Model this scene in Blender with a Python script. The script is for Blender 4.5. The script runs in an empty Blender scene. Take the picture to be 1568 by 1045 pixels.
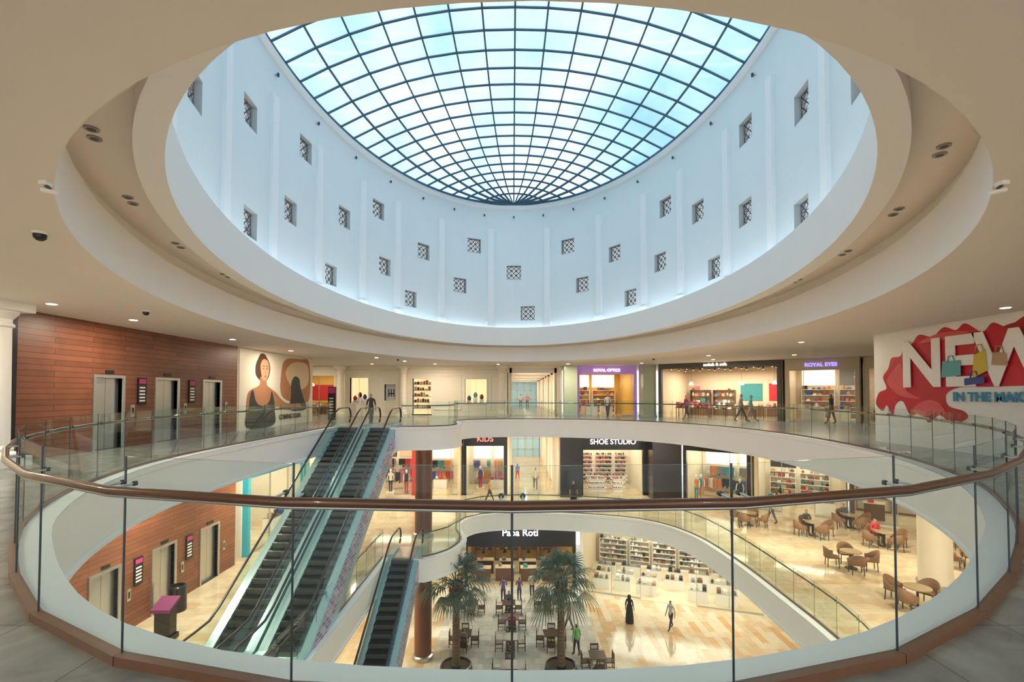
import bpy, math, random
from mathutils import Vector, Matrix
from mathutils.geometry import tessellate_polygon, delaunay_2d_cdt
random.seed(7)
scene=bpy.context.scene
COL=scene.collection
# ------------------------------------------------------------ materials
MATS={}
def mat(name,col,rough=.5,metal=0,emit=None,es=0,var=.06,scale=6,bump=0,spec=None,coat=0):
    if name in MATS: return MATS[name]
    m=bpy.data.materials.new(name); m.use_nodes=True; nt=m.node_tree
    b=nt.nodes['Principled BSDF']
    b.inputs['Roughness'].default_value=rough; b.inputs['Metallic'].default_value=metal
    if coat: b.inputs['Coat Weight'].default_value=coat
    tc=nt.nodes.new('ShaderNodeTexCoord'); no=nt.nodes.new('ShaderNodeTexNoise')
    no.inputs['Scale'].default_value=scale; no.inputs['Detail'].default_value=3
    nt.links.new(tc.outputs['Object'],no.inputs['Vector'])
    mx=nt.nodes.new('ShaderNodeMix'); mx.data_type='RGBA'
    c=Vector(col[:3])
    mx.inputs['A'].default_value=(*(c*(1-var)),1); mx.inputs['B'].default_value=(*[min(1,x*(1+var)) for x in c],1)
    nt.links.new(no.outputs['Fac'],mx.inputs['Factor']); nt.links.new(mx.outputs['Result'],b.inputs['Base Color'])
    if emit:
        b.inputs['Emission Color'].default_value=(*emit,1); b.inputs['Emission Strength'].default_value=es
    if bump:
        bp=nt.nodes.new('ShaderNodeBump'); bp.inputs['Strength'].default_value=bump
        nt.links.new(no.outputs['Fac'],bp.inputs['Height']); nt.links.new(bp.outputs['Normal'],b.inputs['Normal'])
    MATS[name]=m; return m
def glassmat(name,tint,gl=.03,mxv=.35,blend=.2):
    m=bpy.data.materials.new(name); m.use_nodes=True; nt=m.node_tree; nt.nodes.clear()
    o=nt.nodes.new('ShaderNodeOutputMaterial'); t=nt.nodes.new('ShaderNodeBsdfTransparent'); t.inputs[0].default_value=(*tint,1)
    g=nt.nodes.new('ShaderNodeBsdfGlossy'); g.inputs['Roughness'].default_value=.02
    lw=nt.nodes.new('ShaderNodeLayerWeight'); lw.inputs['Blend'].default_value=blend
    mr=nt.nodes.new('ShaderNodeMapRange'); mr.inputs['To Min'].default_value=gl; mr.inputs['To Max'].default_value=mxv
    mx=nt.nodes.new('ShaderNodeMixShader')
    nt.links.new(lw.outputs['Facing'],mr.inputs['Value']); nt.links.new(mr.outputs['Result'],mx.inputs['Fac'])
    nt.links.new(t.outputs[0],mx.inputs[1]); nt.links.new(g.outputs[0],mx.inputs[2]); nt.links.new(mx.outputs[0],o.inputs['Surface'])
    return m
def swizzle(nt,order):
    tc=nt.nodes.new('ShaderNodeTexCoord'); s=nt.nodes.new('ShaderNodeSeparateXYZ'); c=nt.nodes.new('ShaderNodeCombineXYZ')
    nt.links.new(tc.outputs['Object'],s.inputs[0])
    for i,a in enumerate(order): nt.links.new(s.outputs['XYZ'.index(a)],c.inputs[i])
    return c.outputs[0]
def brickmat(name,order,c1,c2,mc,bw,bh,ms,rough,bias=0,scale=1,noise=0.3,offset=.5,coat=0):
    m=bpy.data.materials.new(name); m.use_nodes=True; nt=m.node_tree; b=nt.nodes['Principled BSDF']
    v=swizzle(nt,order); br=nt.nodes.new('ShaderNodeTexBrick')
    br.inputs['Color1'].default_value=(*c1,1); br.inputs['Color2'].default_value=(*c2,1); br.inputs['Mortar'].default_value=(*mc,1)
    br.inputs['Scale'].default_value=scale; br.inputs['Mortar Size'].default_value=ms; br.inputs['Bias'].default_value=bias
    br.inputs['Brick Width'].default_value=bw; br.inputs['Row Height'].default_value=bh; br.offset=offset
    br.inputs['Mortar Smooth'].default_value=.1
    nt.links.new(v,br.inputs['Vector'])
    no=nt.nodes.new('ShaderNodeTexNoise'); no.inputs['Scale'].default_value=1.3; no.inputs['Detail'].default_value=8; no.inputs['Distortion'].default_value=1.2
    nt.links.new(v,no.inputs['Vector'])
    rp=nt.nodes.new('ShaderNodeMapRange'); rp.inputs['From Min'].default_value=.3; rp.inputs['From Max'].default_value=.7
    rp.inputs['To Min'].default_value=1-noise; rp.inputs['To Max'].default_value=1.0
    nt.links.new(no.outputs['Fac'],rp.inputs['Value'])
    mx=nt.nodes.new('ShaderNodeMix'); mx.data_type='RGBA'; mx.blend_type='MULTIPLY'; mx.inputs['Factor'].default_value=1
    nt.links.new(br.outputs['Color'],mx.inputs['A']); nt.links.new(rp.outputs['Result'],mx.inputs['B'])
    nt.links.new(mx.outputs['Result'],b.inputs['Base Color']); b.inputs['Roughness'].default_value=rough
    if coat: b.inputs['Coat Weight'].default_value=coat; b.inputs['Coat Roughness'].default_value=.05
    return m
M_ceil=mat('ceiling_cream_paint',(.87,.79,.71),.7,var=.02,scale=.5)
M_white=mat('white_plaster',(.90,.89,.87),.5,var=.02,scale=1)
M_drum=mat('drum_pale_blue_plaster',(.81,.88,.90),.6,var=.02,scale=1)
M_pil=mat('drum_white_trim',(.92,.94,.95),.6,var=.02)
M_cream=mat('cream_wall',(.88,.80,.66),.55,var=.03,scale=2)
M_steel=mat('brushed_steel',(.55,.57,.58),.28,.9,var=.05,scale=20)
M_dsteel=mat('dark_steel',(.07,.09,.11),.35,.7)
M_grille=mat('downlight_grille_grey',(.38,.35,.31),.5)
M_mull=mat('skylight_mullion_blue_grey',(.07,.15,.22),.4,.2)
M_black=mat('black_satin',(.012,.012,.014),.25)
M_step=mat('escalator_step_black',(.018,.022,.022),.45,.4)
M_rubber=mat('handrail_rubber',(.02,.02,.025),.35)
M_wood=mat('handrail_wood',(.10,.04,.018),.3,var=.25,scale=9,coat=.4)
M_skirt=mat('timber_base_strip',(.18,.09,.05),.35,var=.2,scale=8)
M_glass=glassmat('railing_glass',(.86,.955,.925),.04,.36)
M_gedge=mat('glass_edge_green',(.06,.22,.19),.15)
M_sky=glassmat('skylight_glass',(.60,.71,.755),.02,.2)
M_shopglass=glassmat('shop_glass',(.95,.98,.97),.02,.3)
M_drumfill=mat('added_drum_fill_glow',(.9,.95,1),.5,emit=(.86,.94,1.0),es=2.8,var=.01)  # cool glow for an added fill ring, not an existing fixture
M_floor2=brickmat('marble_floor_upper','XYZ',(.33,.35,.33),(.28,.30,.28),(.17,.18,.17),.9,.9,.006,.22,noise=.5,offset=0)
M_floor1=brickmat('marble_floor_cream','XYZ',(.72,.60,.42),(.58,.36,.15),(.48,.38,.24),1.9,.45,.006,.07,bias=-.5,noise=.22)
M_floor0=brickmat('marble_floor_ground','YXZ',(.68,.61,.48),(.58,.29,.08),(.5,.42,.3),1.3,.42,.006,.09,bias=-.25,noise=.15)
M_court=brickmat('court_tiles_grey_white','XYZ',(.64,.63,.60),(.44,.44,.43),(.37,.37,.36),.6,.6,.008,.10,bias=-.1,noise=.15,offset=.5)
M_brick=brickmat('terracotta_panel_wall','YZX',(.27,.094,.046),(.20,.070,.036),(.075,.03,.018),2.4,.155,.008,.42,noise=.2)
M_colbrown=mat('column_brown_cladding',(.17,.07,.04),.3,var=.1)
M_ad=brickmat('escalator_side_graphic','YZX',(.50,.50,.64),(.18,.06,.30),(.65,.65,.7),.28,.12,.02,.4)
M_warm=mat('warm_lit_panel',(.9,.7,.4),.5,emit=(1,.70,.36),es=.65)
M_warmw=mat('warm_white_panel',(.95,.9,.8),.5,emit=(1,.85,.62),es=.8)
M_lamp=mat('downlight_lens',(1,1,1),.5,emit=(1,.84,.64),es=12)
M_bark=mat('palm_bark',(.14,.09,.055),.9,var=.5,scale=14,bump=.6)
M_leaf=mat('palm_leaf',(.05,.10,.065),.5,var=.4,scale=5)
M_leafd=mat('palm_leaf_dry',(.14,.18,.12),.6,var=.3,scale=5)
def cm(n,c,r=.5,**k): return mat(n,c,r,**k)
GOODS=[cm('goods_red',(.5,.02,.03)),cm('goods_teal',(.04,.25,.28)),cm('goods_white',(.75,.72,.68)),cm('goods_black',(.02,.02,.02)),
 cm('goods_brown',(.20,.09,.045)),cm('goods_tan',(.50,.32,.17)),cm('goods_blue',(.04,.08,.32)),cm('goods_pink',(.6,.16,.26)),cm('goods_orange',(.65,.22,.03)),cm('goods_grey',(.22,.22,.22))]
# ------------------------------------------------------------ mesh builder
def frame(p,d):
    d=Vector((d[0],d[1],0)).normalized(); up=Vector((0,0,1)); n=d.cross(up); y=-n
    m=Matrix(((d.x,y.x,0,p[0]),(d.y,y.y,0,p[1]),(0,0,1,p[2]),(0,0,0,1))); return m
class MB:
    def __init__(s): s.v=[];s.f=[];s.m=[];s.sm=[];s.mats=[];s.M=None
    def mi(s,m):
        if m not in s.mats: s.mats.append(m)
        return s.mats.index(m)
    def add(s,vs,fs,m,smooth=False):
        o=len(s.v); i=s.mi(m)
        for v in vs:
            v=Vector(v); s.v.append(s.M@v if s.M else v)
        for f in fs: s.f.append([a+o for a in f]); s.m.append(i); s.sm.append(smooth)
    def box(s,x0,x1,y0,y1,z0,z1,m):
        s.add([(x0,y0,z0),(x1,y0,z0),(x1,y1,z0),(x0,y1,z0),(x0,y0,z1),(x1,y0,z1),(x1,y1,z1),(x0,y1,z1)],
         [(0,3,2,1),(4,5,6,7),(0,1,5,4),(1,2,6,5),(2,3,7,6),(3,0,4,7)],m)
    def poly(s,pts,m): s.add(pts,[tuple(range(len(pts)))],m)
    def cyl(s,cx,cy,z0,z1,r0,r1,m,n=20,caps=True):
        vs=[];fs=[]
        for k in range(n):
            a=2*math.pi*k/n; vs+= [(cx+r0*math.cos(a),cy+r0*math.sin(a),z0),(cx+r1*math.cos(a),cy+r1*math.sin(a),z1)]
        for k in range(n):
            j=(k+1)%n; fs.append((2*k,2*j,2*j+1,2*k+1))
        s.add(vs,fs,m,True)
        if caps:
            s.add([vs[2*k] for k in range(n)][::-1],[tuple(range(n))],m); s.add([vs[2*k+1] for k in range(n)],[tuple(range(n))],m)
    def rev(s,cx,cy,prof,m,n=24):
        for (r0,z0),(r1,z1) in zip(prof,prof[1:]): s.cyl(cx,cy,z0,z1,max(r0,.001),max(r1,.001),m,n,False)
    def tube(s,pts,r,m,n=8,closed=False,ry=None):
        pts=[Vector(p) for p in pts]; N=len(pts); vs=[];fs=[]; ry=ry or r
        for i,p in enumerate(pts):
            if closed: t=pts[(i+1)%N]-pts[i-1]
            else: t=pts[min(i+1,N-1)]-pts[max(i-1,0)]
            t.normalize(); ref=Vector((0,0,1)) if abs(t.z)<.95 else Vector((0,1,0))
            a=t.cross(ref).normalized(); b=a.cross(t)
            rr=r[i] if isinstance(r,list) else r; r2=rr if isinstance(r,list) else ry
            for k in range(n):
                th=2*math.pi*k/n; vs.append(p+a*rr*math.cos(th)+b*r2*math.sin(th))
        for i in range(N if closed else N-1):
            j=(i+1)%N
            for k in range(n):
                l=(k+1)%n; fs.append((i*n+k,i*n+l,j*n+l,j*n+k))
        s.add(vs,fs,m,True)
        if not closed: s.add(vs[:n],[tuple(range(n))],m); s.add(vs[-n:],[tuple(range(n))],m)
    def prismx(s,yz,x0,x1,m):
        n=len(yz); vs=[(x0,y,z) for y,z in yz]+[(x1,y,z) for y,z in yz]
        tr=tessellate_polygon([[Vector((y,z,0)) for y,z in yz]])
        fs=[tuple(t) for t in tr]+[tuple(a+n for a in t[::-1]) for t in tr]
        fs+=[(k,(k+1)%n,(k+1)%n+n,k+n) for k in range(n)]
        s.add(vs,fs,m)
    def build(s,name,parent=None,loc=None,rot=0):
        me=bpy.data.meshes.new(name); me.from_pydata([tuple(v) for v in s.v],[],s.f)
        for m in s.mats: me.materials.append(m)
        if len(me.polygons)==len(s.m):
            me.polygons.foreach_set('material_index',s.m); me.polygons.foreach_set('use_smooth',s.sm)
        me.validate(); me.update()
        o=bpy.data.objects.new(name,me); COL.objects.link(o)
        if parent: o.parent=parent
        if loc: o.location=loc
        o.rotation_euler.z=rot
        return o
def empty(name,loc=(0,0,0)):
    e=bpy.data.objects.new(name,None); e.empty_display_size=.2; COL.objects.link(e); e.location=loc; return e
def inst(o,name,loc,rot=0):
    c=bpy.data.objects.new(name,o.data); COL.objects.link(c); c.location=loc; c.rotation_euler.z=rot; return c
def text(name,s,size,M,m,parent=None,off=0,ext=.02,align='LEFT',sx=1):
    cu=bpy.data.curves.new(name,'FONT'); cu.body=s; cu.size=size; cu.extrude=ext; cu.offset=off; cu.align_x=align
    o=bpy.data.objects.new(name,cu); COL.objects.link(o); cu.materials.append(m)
    d=M.col[0].to_3d(); up=Vector((0,0,1)); n=d.cross(up)
    R=Matrix((d*sx,up,n)).transposed().to_4x4(); R.translation=M.translation
    o.matrix_world=R
    if parent: o.parent=parent
    return o
def lamp(name,loc,power,size,col=(1,.85,.67),shape='DISK',sy=None,spread=math.pi):
    l=bpy.data.lights.new(name,'AREA'); l.shape=shape; l.size=size; l.energy=power; l.color=col; l.spread=spread
    if sy: l.size_y=sy
    o=bpy.data.objects.new(name,l); COL.objects.link(o); o.location=loc; return o
# ------------------------------------------------------------ curves
def catmull(P,sub=8,closed=False):
    P=[Vector((p[0],p[1])) for p in P]
    Q=[P[-1]]+P+[P[0],P[1]] if closed else [P[0]*2-P[1]]+P+[P[-1]*2-P[-2]]
    out=[]
    for i in range(1,len(Q)-2):
        p0,p1,p2,p3=Q[i-1:i+3]
        for k in range(sub):
            t=k/sub
            out.append(.5*((2*p1)+(p2-p0)*t+(2*p0-5*p1+4*p2-p3)*t*t+(3*p1-p0-3*p2+p3)*t**3))
    if not closed: out.append(P[-1])
    return out
def offset(path,d):
    out=[]; N=len(path)
    for i,p in enumerate(path):
        t=(path[min(i+1,N-1)]-path[max(i-1,0)]).normalized(); out.append(p+Vector((-t.y,t.x))*d)
    return out
def resample(path,step,anchor=None):
    L=[0]
    for a,b in zip(path,path[1:]): L.append(L[-1]+(b-a).length)
    def at(s):
        s=max(0,min(L[-1],s))
        for i in range(len(L)-1):
            if L[i+1]>=s:
                t=(s-L[i])/max(1e-9,L[i+1]-L[i]); return path[i].lerp(path[i+1],t)
        return path[-1]
    s0=0
    if anchor is not None:
        i=min(range(len(path)),key=lambda k:(path[k]-anchor).length); s0=L[i]
    ss=[s0+k*step for k in range(-int(s0/step),int((L[-1]-s0)/step)+1)]
    if ss[0]>.3: ss=[0]+ss
    else: ss[0]=0
    if L[-1]-ss[-1]>.3: ss.append(L[-1])
    else: ss[-1]=L[-1]
    return [at(s) for s in ss]
P2=catmull([(-9.3,25.0),(-9.3,21),(-9.3,16.5),(-8.95,12.2),(-7.9,8.9),(-6.55,6.6),(-5.1,5.0),(-3.65,3.75),(-2.45,3.1),(-1.3,2.8),(0,2.7),(1.25,2.78),(2.5,3.15),(3.8,3.9),(5.1,4.95),(6.9,6.7),(8.9,9.4),(10.5,13),(11.4,17),(11.6,21),(10.9,25.3),(8.8,29.2),(5.3,31.8),(1,32.8),(-2.2,32.3),(-3.4,31.0),(-3.5,29.2),(-3.1,27.4),(-3.3,26.0),(-4.2,25.2),(-5.7,25.0)],12)
P1=catmull([(-6.1,23.0),(-6.1,17),(-6.1,12),(-5.4,9),(-3,6.8),(0,6),(4,6.8),(8,9.8),(10.0,14),(10.4,19),(10.4,23.5),(9.9,27),(8.2,29.8),(5,31.2),(1,31.8),(-2,31.2),(-3.2,29.6),(-3.2,27.8),(-2.7,26.0),(-3.0,24.4),(-3.8,23.3),(-4.25,23.0)],8)
C1=-1.15; C0=-7.05
def slab(name,path,zt,zb,mt,mbot,medge,rect,edge_in=.3):
    hole=offset(path,edge_in); hole=resample(hole,.5)
    n=len(hole); x0,x1,y0,y1=rect
    outer=[Vector((x0,y0)),Vector((x1,y0)),Vector((x1,y1)),Vector((x0,y1))]
    allp=outer+hole
    tr=tessellate_polygon([[v.to_3d() for v in outer],[v.to_3d() for v in hole]])
    b=MB()
    b.add([(p.x,p.y,zt) for p in allp],[tuple(t) for t in tr],mt)
    b.build('floor')
    b=MB(); b.add([(p.x,p.y,zb) for p in allp],[tuple(t) for t in tr],mbot); b.build('ceiling')
    b=MB()
    prof=[(0,zt+.005),(0,zt-.12),(-.04,zt-.14),(-.04,zb+.06),(0,zb+.04),(0,zb-.03),(-.25,zb-.03)]
    rings=[]
    for o,z in prof:
        q=offset(hole,o); q[0]=hole[0]; q[-1]=hole[-1]; rings.append([(p.x,p.y,z) for p in q])
    for A,B in zip(rings,rings[1:]):
        vs=A+B; b.add(vs,[(k,(k+1)%n,(k+1)%n+n,k+n) for k in range(n)],medge,True)
    g=offset(hole,-edge_in+.03); vs=[(p.x,p.y,zt+.012) for p in hole]+[(p.x,p.y,zt+.012) for p in g]
    b.add(vs,[(k,k+1,k+1+n,k+n) for k in range(n-1)],medge)
    b.build(name)
slab('trim_slab_edge_upper',P2,0,C1,M_floor2,M_ceil,M_white,(-24,30,-8,46))
slab('trim_slab_edge_middle',P1,-6,C0,M_floor1,M_ceil,M_white,(-24,30,-8,46))
b=MB(); b.poly([(-24,-8,-12.5),(30,-8,-12.5),(30,46,-12.5),(-24,46,-12.5)],M_floor0); b.build('floor')
b=MB(); b.poly([(-4.3,10,-12.494),(4.9,10,-12.494),(4.9,36,-12.494),(-4.3,36,-12.494)],M_court); b.build('floor_court_tiles')
def railing(path,z,name,anchor=None,step=1.28):
    pts=resample(path,step,anchor); b=MB()
    H=1.3
    for a,c in zip(pts,pts[1:]):
        d=(c-a); L=d.length
        if L<.05: continue
        d.normalize(); n=Vector((-d.y,d.x))*.006; a2=a+d*.008; c2=c-d*.008
        b.add([(a2.x,a2.y,z+.03),(c2.x,c2.y,z+.03),(c2.x,c2.y,z+H),(a2.x,a2.y,z+H)],[(0,1,2,3)],M_glass)
        b.add([(q.x,q.y,z+H) for q in (a2+n,c2+n,c2-n,a2-n)],[(0,1,2,3)],M_gedge)
    for i,p in enumerate(pts):
        t=(pts[min(i+1,len(pts)-1)]-pts[max(i-1,0)]).normalized(); n=Vector((-t.y,t.x))
        b.tube([(p.x,p.y,z),(p.x,p.y,z+H+.005)],.007,M_dsteel,6)
        for s in (-.06,.06):
            q=p+t*s; r=q-n*.085
            b.tube([(q.x+n.x*.02,q.y+n.y*.02,z+1.13),(r.x,r.y,z+1.12)],.008,M_steel,6)
            b.tube([(q.x+n.x*.01,q.y+n.y*.01,z+1.13),(q.x+n.x*.03,q.y+n.y*.03,z+1.13)],.016,M_dsteel,8)
    hr=offset(pts,-.09)
    b.tube([(p.x,p.y,z+1.1) for p in hr],.028,M_wood,10)
    b.tube([(p.x,p.y,z+1.072) for p in hr],.012,M_steel,6)
    for a,c in zip(pts,pts[1:]):
        d=(c-a)
        if d.length<.05: continue
        d.normalize(); n=Vector((-d.y,d.x)); vs=[]
        for zz in (z,z+.06):
            for q in (a+n*.02,c+n*.02,c-n*.05,a-n*.05): vs.append((q.x,q.y,zz))
        b.add(vs,[(0,1,5,4),(1,2,6,5),(2,3,7,6),(3,0,4,7),(4,5,6,7)],M_skirt)
    b.build(name)
railing(P2,0,'glass_railing',Vector((0,2.7)),1.26)
railing(P1,-6,'glass_railing')
# ------------------------------------------------------------ ceiling, ring, drum, skylight
CX,CY=.12,17.35
def ell(a,bb,n=144,ph=0): return [Vector((CX+a*math.sin(2*math.pi*k/n),CY+bb*math.cos(2*math.pi*k/n))) for k in range(n)]
CZ=3.86
A=ell(8.97,14.75); n=len(A); outer=[Vector((-24,-8)),Vector((30,-8)),Vector((30,46)),Vector((-24,46))]
tr=tessellate_polygon([[v.to_3d() for v in outer],[v.to_3d() for v in A]])
b=MB(); b.add([(p.x,p.y,CZ) for p in outer+A],[tuple(t) for t in tr],M_ceil); b.build('ceiling')
def rings(b,prof,m,N=144):
    for (a0,b0,z0),(a1,b1,z1) in zip(prof,prof[1:]):
        E0=ell(a0,b0,N);E1=ell(a1,b1,N)
        b.add([(p.x,p.y,z0) for p in E0]+[(p.x,p.y,z1) for p in E1],[(k,(k+1)%N,(k+1)%N+N,k+N) for k in range(N)],m,True)
b=MB()
rings(b,[(8.97,14.75,CZ),(8.97,14.75,CZ+.95)],M_white)
rings(b,[(8.97,14.75,CZ+.95),(9.2,14.9,CZ+.95),(9.2,14.9,CZ+1.3)],M_white)
rings(b,[(9.2,14.9,CZ+1.3),(8.15,14.2,CZ+1.3)],M_ceil)
rings(b,[(8.15,14.2,CZ+1.3),(8.15,14.2,CZ+1.0)],M_ceil)
rings(b,[(8.15,14.2,CZ+1.0),(7.75,13.9,CZ+1.0)],M_white)
rings(b,[(7.75,13.9,CZ+1.0),(7.75,13.9,CZ+2.15)],M_white)
rings(b,[(7.75,13.9,CZ+2.15),(7.85,14.0,CZ+2.15),(7.85,14.0,CZ+2.0),(8.75,14.35,CZ+2.0)],M_white)
b.build('ceiling_ring_cornice')
b=MB(); rings(b,[(8.0,14.05,CZ+2.03),(8.3,14.17,CZ+2.03)],M_drumfill); b.build('added_drum_fill_ring')  # glowing ring added behind the cornice to brighten the drum walls
DA,DB=8.75,14.3; DT=14.1
WIN=[(0,8.0),(6,5.3),(-17,9.6),(-23,6.9),(-38,8.5),(-43,5.5),(-53,6.9),(-55.5,9.8),(-67.6,8.4),(-72,5.4),(-80.5,10.1),(-85,7.1),(-96.6,5.6),(-97,9.2),(-112,7.7),(-126,6),(-128,9.5),(-143,8),(-158,6.5),(-160,9.6),(180,8),
 (23,9.4),(29,6.8),(42,8.2),(48,5.4),(59,6.8),(61,9.5),(72,8.3),(77,5.4),(86.6,6.9),(87,10),(102,5.4),(102.5,8.7),(117,7.3),(129,6),(130,9.5),(143,8),(158,6.5),(160,9.6)]
W=.92; wins=[]
for th,h in WIN:
    t=math.radians(th); sp=math.hypot(DA*math.cos(t),DB*math.sin(t)); dt=math.degrees(W/2/sp)
    wins.append((th-dt,th+dt,h+1.7-W/2,h+1.7+W/2,th,h))
b=MB()
def dp(th,z,off=0):
    t=math.radians(th); x=DA*math.sin(t);y=DB*math.cos(t); nn=Vector((math.sin(t)/DA,math.cos(t)/DB)).normalized()
    return (CX+x+nn.x*off,CY+y+nn.y*off,z)
angs=sorted(set([round(k*2.5-180,3) for k in range(145)]+[round(w[0],3) for w in wins]+[round(w[1],3) for w in wins]))
for a0,a1 in zip(angs,angs[1:]):
    mid=(a0+a1)/2; hs=sorted([(w[2],w[3]) for w in wins if w[0]-1e-3<mid<w[1]+1e-3 or w[0]-1e-3<mid+360<w[1]+1e-3])
    z=CZ+1.95
    segs=[]
    for (h0,h1) in hs:
        if h0>z: segs.append((z,h0))
        z=max(z,h1)
    segs.append((z,DT))
    for z0,z1 in segs: b.add([dp(a0,z0),dp(a1,z0),dp(a1,z1),dp(a0,z1)],[(0,1,2,3)],M_drum,True)
M_rec=cm('window_recess_grey',(.58,.60,.60))
for a0,a1,z0,z1,th,h in wins:
    D=.34
    b.add([dp(a0,z0),dp(a1,z0),dp(a1,z1),dp(a0,z1),dp(a0,z0,D),dp(a1,z0,D),dp(a1,z1,D),dp(a0,z1,D)],[(0,1,5,4),(1,2,6,5),(2,3,7,6),(3,0,4,7)],M_rec)
rings(b,[(DA,DB,DT-.25),(DA-.12,DB-.12,DT-.2),(DA-.12,DB-.12,DT),(DA,DB,DT+.15)],M_pil)
b.build('wall_drum')
M_lat=cm('lattice_dark_bronze',(.10,.085,.07)); M_latp=cm('lattice_pale_glass',(.8,.88,.92),emit=(.85,.93,1),es=.35)
b=MB()
for a0,a1,z0,z1,th,h in wins:
    def lp(u,v,off): return dp(a0+(a1-a0)*u,z0+(z1-z0)*v,off)
    b.add([lp(0,0,.33),lp(1,0,.33),lp(1,1,.33),lp(0,1,.33)],[(0,1,2,3)],M_latp)
    def strip(u0,v0,u1,v1,w=.026):
        du,dv=u1-u0,v1-v0; L=math.hypot(du,dv); nu,nv=-dv/L*w,du/L*w
        b.add([lp(u0+nu,v0+nv,.2),lp(u1+nu,v1+nv,.2),lp(u1-nu,v1-nv,.2),lp(u0-nu,v0-nv,.2)],[(0,1,2,3)],M_lat)
    for k in (0,1/3,2/3):
        strip(k,0,1,1-k); strip(0,1-k,1-k,0)
        if k: strip(0,k,1-k,1); strip(k,1,1,k)
    for k in (1/3,2/3): strip(k,0,k,1,.016); strip(0,k,1,k,.016)
    strip(0,.015,1,.015);strip(0,.985,1,.985);strip(.015,0,.015,1);strip(.985,0,.985,1)
b.build('lattice_screen_windows')
b=MB()
for th in [-10,-31,-48.5,-61.5,-76.5,-90.5,-104,-119,-135,-150,-170,14.5,36,53.5,66.5,81.5,94.5,109,123,137,150,170]:
    t=math.radians(th); sp=math.hypot(DA*math.cos(t),DB*math.sin(t)); dt=math.degrees(.2/sp)
    z0,z1=CZ+2.05,DT-1.6
    vs=[dp(th-dt,z0),dp(th+dt,z0),dp(th+dt,z1),dp(th-dt,z1),dp(th-dt,z0,-.12),dp(th+dt,z0,-.12),dp(th+dt,z1,-.12),dp(th-dt,z1,-.12)]
    b.add(vs,[(4,5,6,7),(0,4,7,3),(1,2,6,5),(3,7,6,2)],M_pil)
    vs=[dp(th-dt*1.4,z0,0),dp(th+dt*1.4,z0,0),dp(th+dt*1.4,z0+.5,0),dp(th-dt*1.4,z0+.5,0),dp(th-dt*1.4,z0,-.2),dp(th+dt*1.4,z0,-.2),dp(th+dt*1.4,z0+.5,-.2),dp(th-dt*1.4,z0+.5,-.2)]
    b.add(vs,[(4,5,6,7),(0,4,7,3),(1,2,6,5),(3,7,6,2)],M_pil)
b.build('trim_drum_pilasters')
b=MB()
for k in range(28):
    th=-180+k*360/28; p=dp(th,DT-.75,-.1); q=dp(th,DT-.75,0)
    b.tube([q,p],.03,M_grille,6); b.tube([(p[0],p[1],DT-.81),(p[0],p[1],DT-.69)],.045,M_dsteel,8)
b.build('drum_spotlights')
NT,NR=14,33; RISE=2.2
def sp(i,j):
    ze=-math.cos(math.pi*j/NR); ze=.5*ze+.5*(2*j/NR-1)
    if j==0: ze=-1
    if j==NR: ze=1
    w=math.sqrt(max(0,1-ze*ze)); t=-1+2*i/NT
    return Vector((CX+(DA+.02)*w*t,CY+(DB+.02)*ze,DT+.1+RISE*(w**.9)*(1-abs(t)**2.2)))
b=MB()
for i in range(NT):
    for j in range(NR):
        q=[sp(i,j),sp(i+1,j),sp(i+1,j+1),sp(i,j+1)]
        if j==0: q=[q[0],q[2],q[3]]
        elif j==NR-1: q=[q[0],q[1],q[2]]
        b.add(q,[tuple(range(len(q)))],M_sky)
b.build('skylight_glazing')
b=MB()
for i in range(0,NT+1): b.tube([sp(i,j)-Vector((0,0,.06)) for j in range(NR+1)],.040,M_mull,4,ry=.085)
for j in range(1,NR): b.tube([sp(i,j)-Vector((0,0,.06)) for i in range(NT+1)],.033,M_mull,4,ry=.06)
E=ell(DA,DB); b.tube([(p.x,p.y,DT+.1) for p in E],.12,M_mull,6,closed=True)
b.build('window_skylight_frame')
# downlights
dl=MB()
def downlight(x,y,z,P=0,r=.10,col=(1,.85,.65)):
    dl.cyl(x,y,z-.012,z+.0,r*1.35,r*1.35,M_white,16); dl.cyl(x,y,z-.018,z-.012,r,r,M_lamp,16)
    if P: lamp('ceiling_lamp',(x,y,z-.03),P,r*2,col)
def lights(L,z,P,every=2):
    for k,(x,y) in enumerate(L): downlight(x,y,z,P if k%every==0 else 0)
lights([(-11,9),(-11,11.5),(-11,14),(-11,19),(-11,24),(-8,28.5),(-7,31.5),(-10,34.5),(-5.5,34.5),(-1,34.8),(4,34.5),(9,33.5),(12.5,30),(15.5,26.5),(12,20),(11,27),(-5,-2),(12.3,12),(-9,3.5),(9.3,3.5),(5,-2),(-10,-3),(10,-3),(17,22),(-15,34)],CZ,95)
lights([(-11,10),(-11,13),(-10.8,16),(-10.8,19),(-10.8,22),(-10.8,26),(-10,31),(-10.4,12),(-6,34.5),(-2,34.5),(2,34.5),(6,34.3),(10,33.5),(13,30),(13,25),(13,20),(13,15),(17,28),(17,23),(17,18),(17,13),(21.5,25),(21.5,20),(21.5,15),(0,1),(6,2),(-6,2)],C1,210)
lights([(-11,24),(-8,30),(-8,35),(-4,34.2),(0,33.8),(4,33.8),(8,33.4),(11.6,29),(13.5,30),(12,25),(12,20),(16,26),(16,20),(-8,20),(-8,26),(0,3),(8,5),(-2,34.5)],C0,180)
for th in range(0,360,12):
    t=math.radians(th+4)
    for d in (0,1.4):
        tt=t+math.radians(d); x,y=CX+8.7*math.sin(tt),CY+14.55*math.cos(tt)
        dl.cyl(x,y,CZ+1.28,CZ+1.3,.085,.085,M_grille,14); dl.cyl(x,y,CZ+1.275,CZ+1.28,.05,.05,M_dsteel,12)
dl.build('ceiling_downlights')
b=MB()
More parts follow.
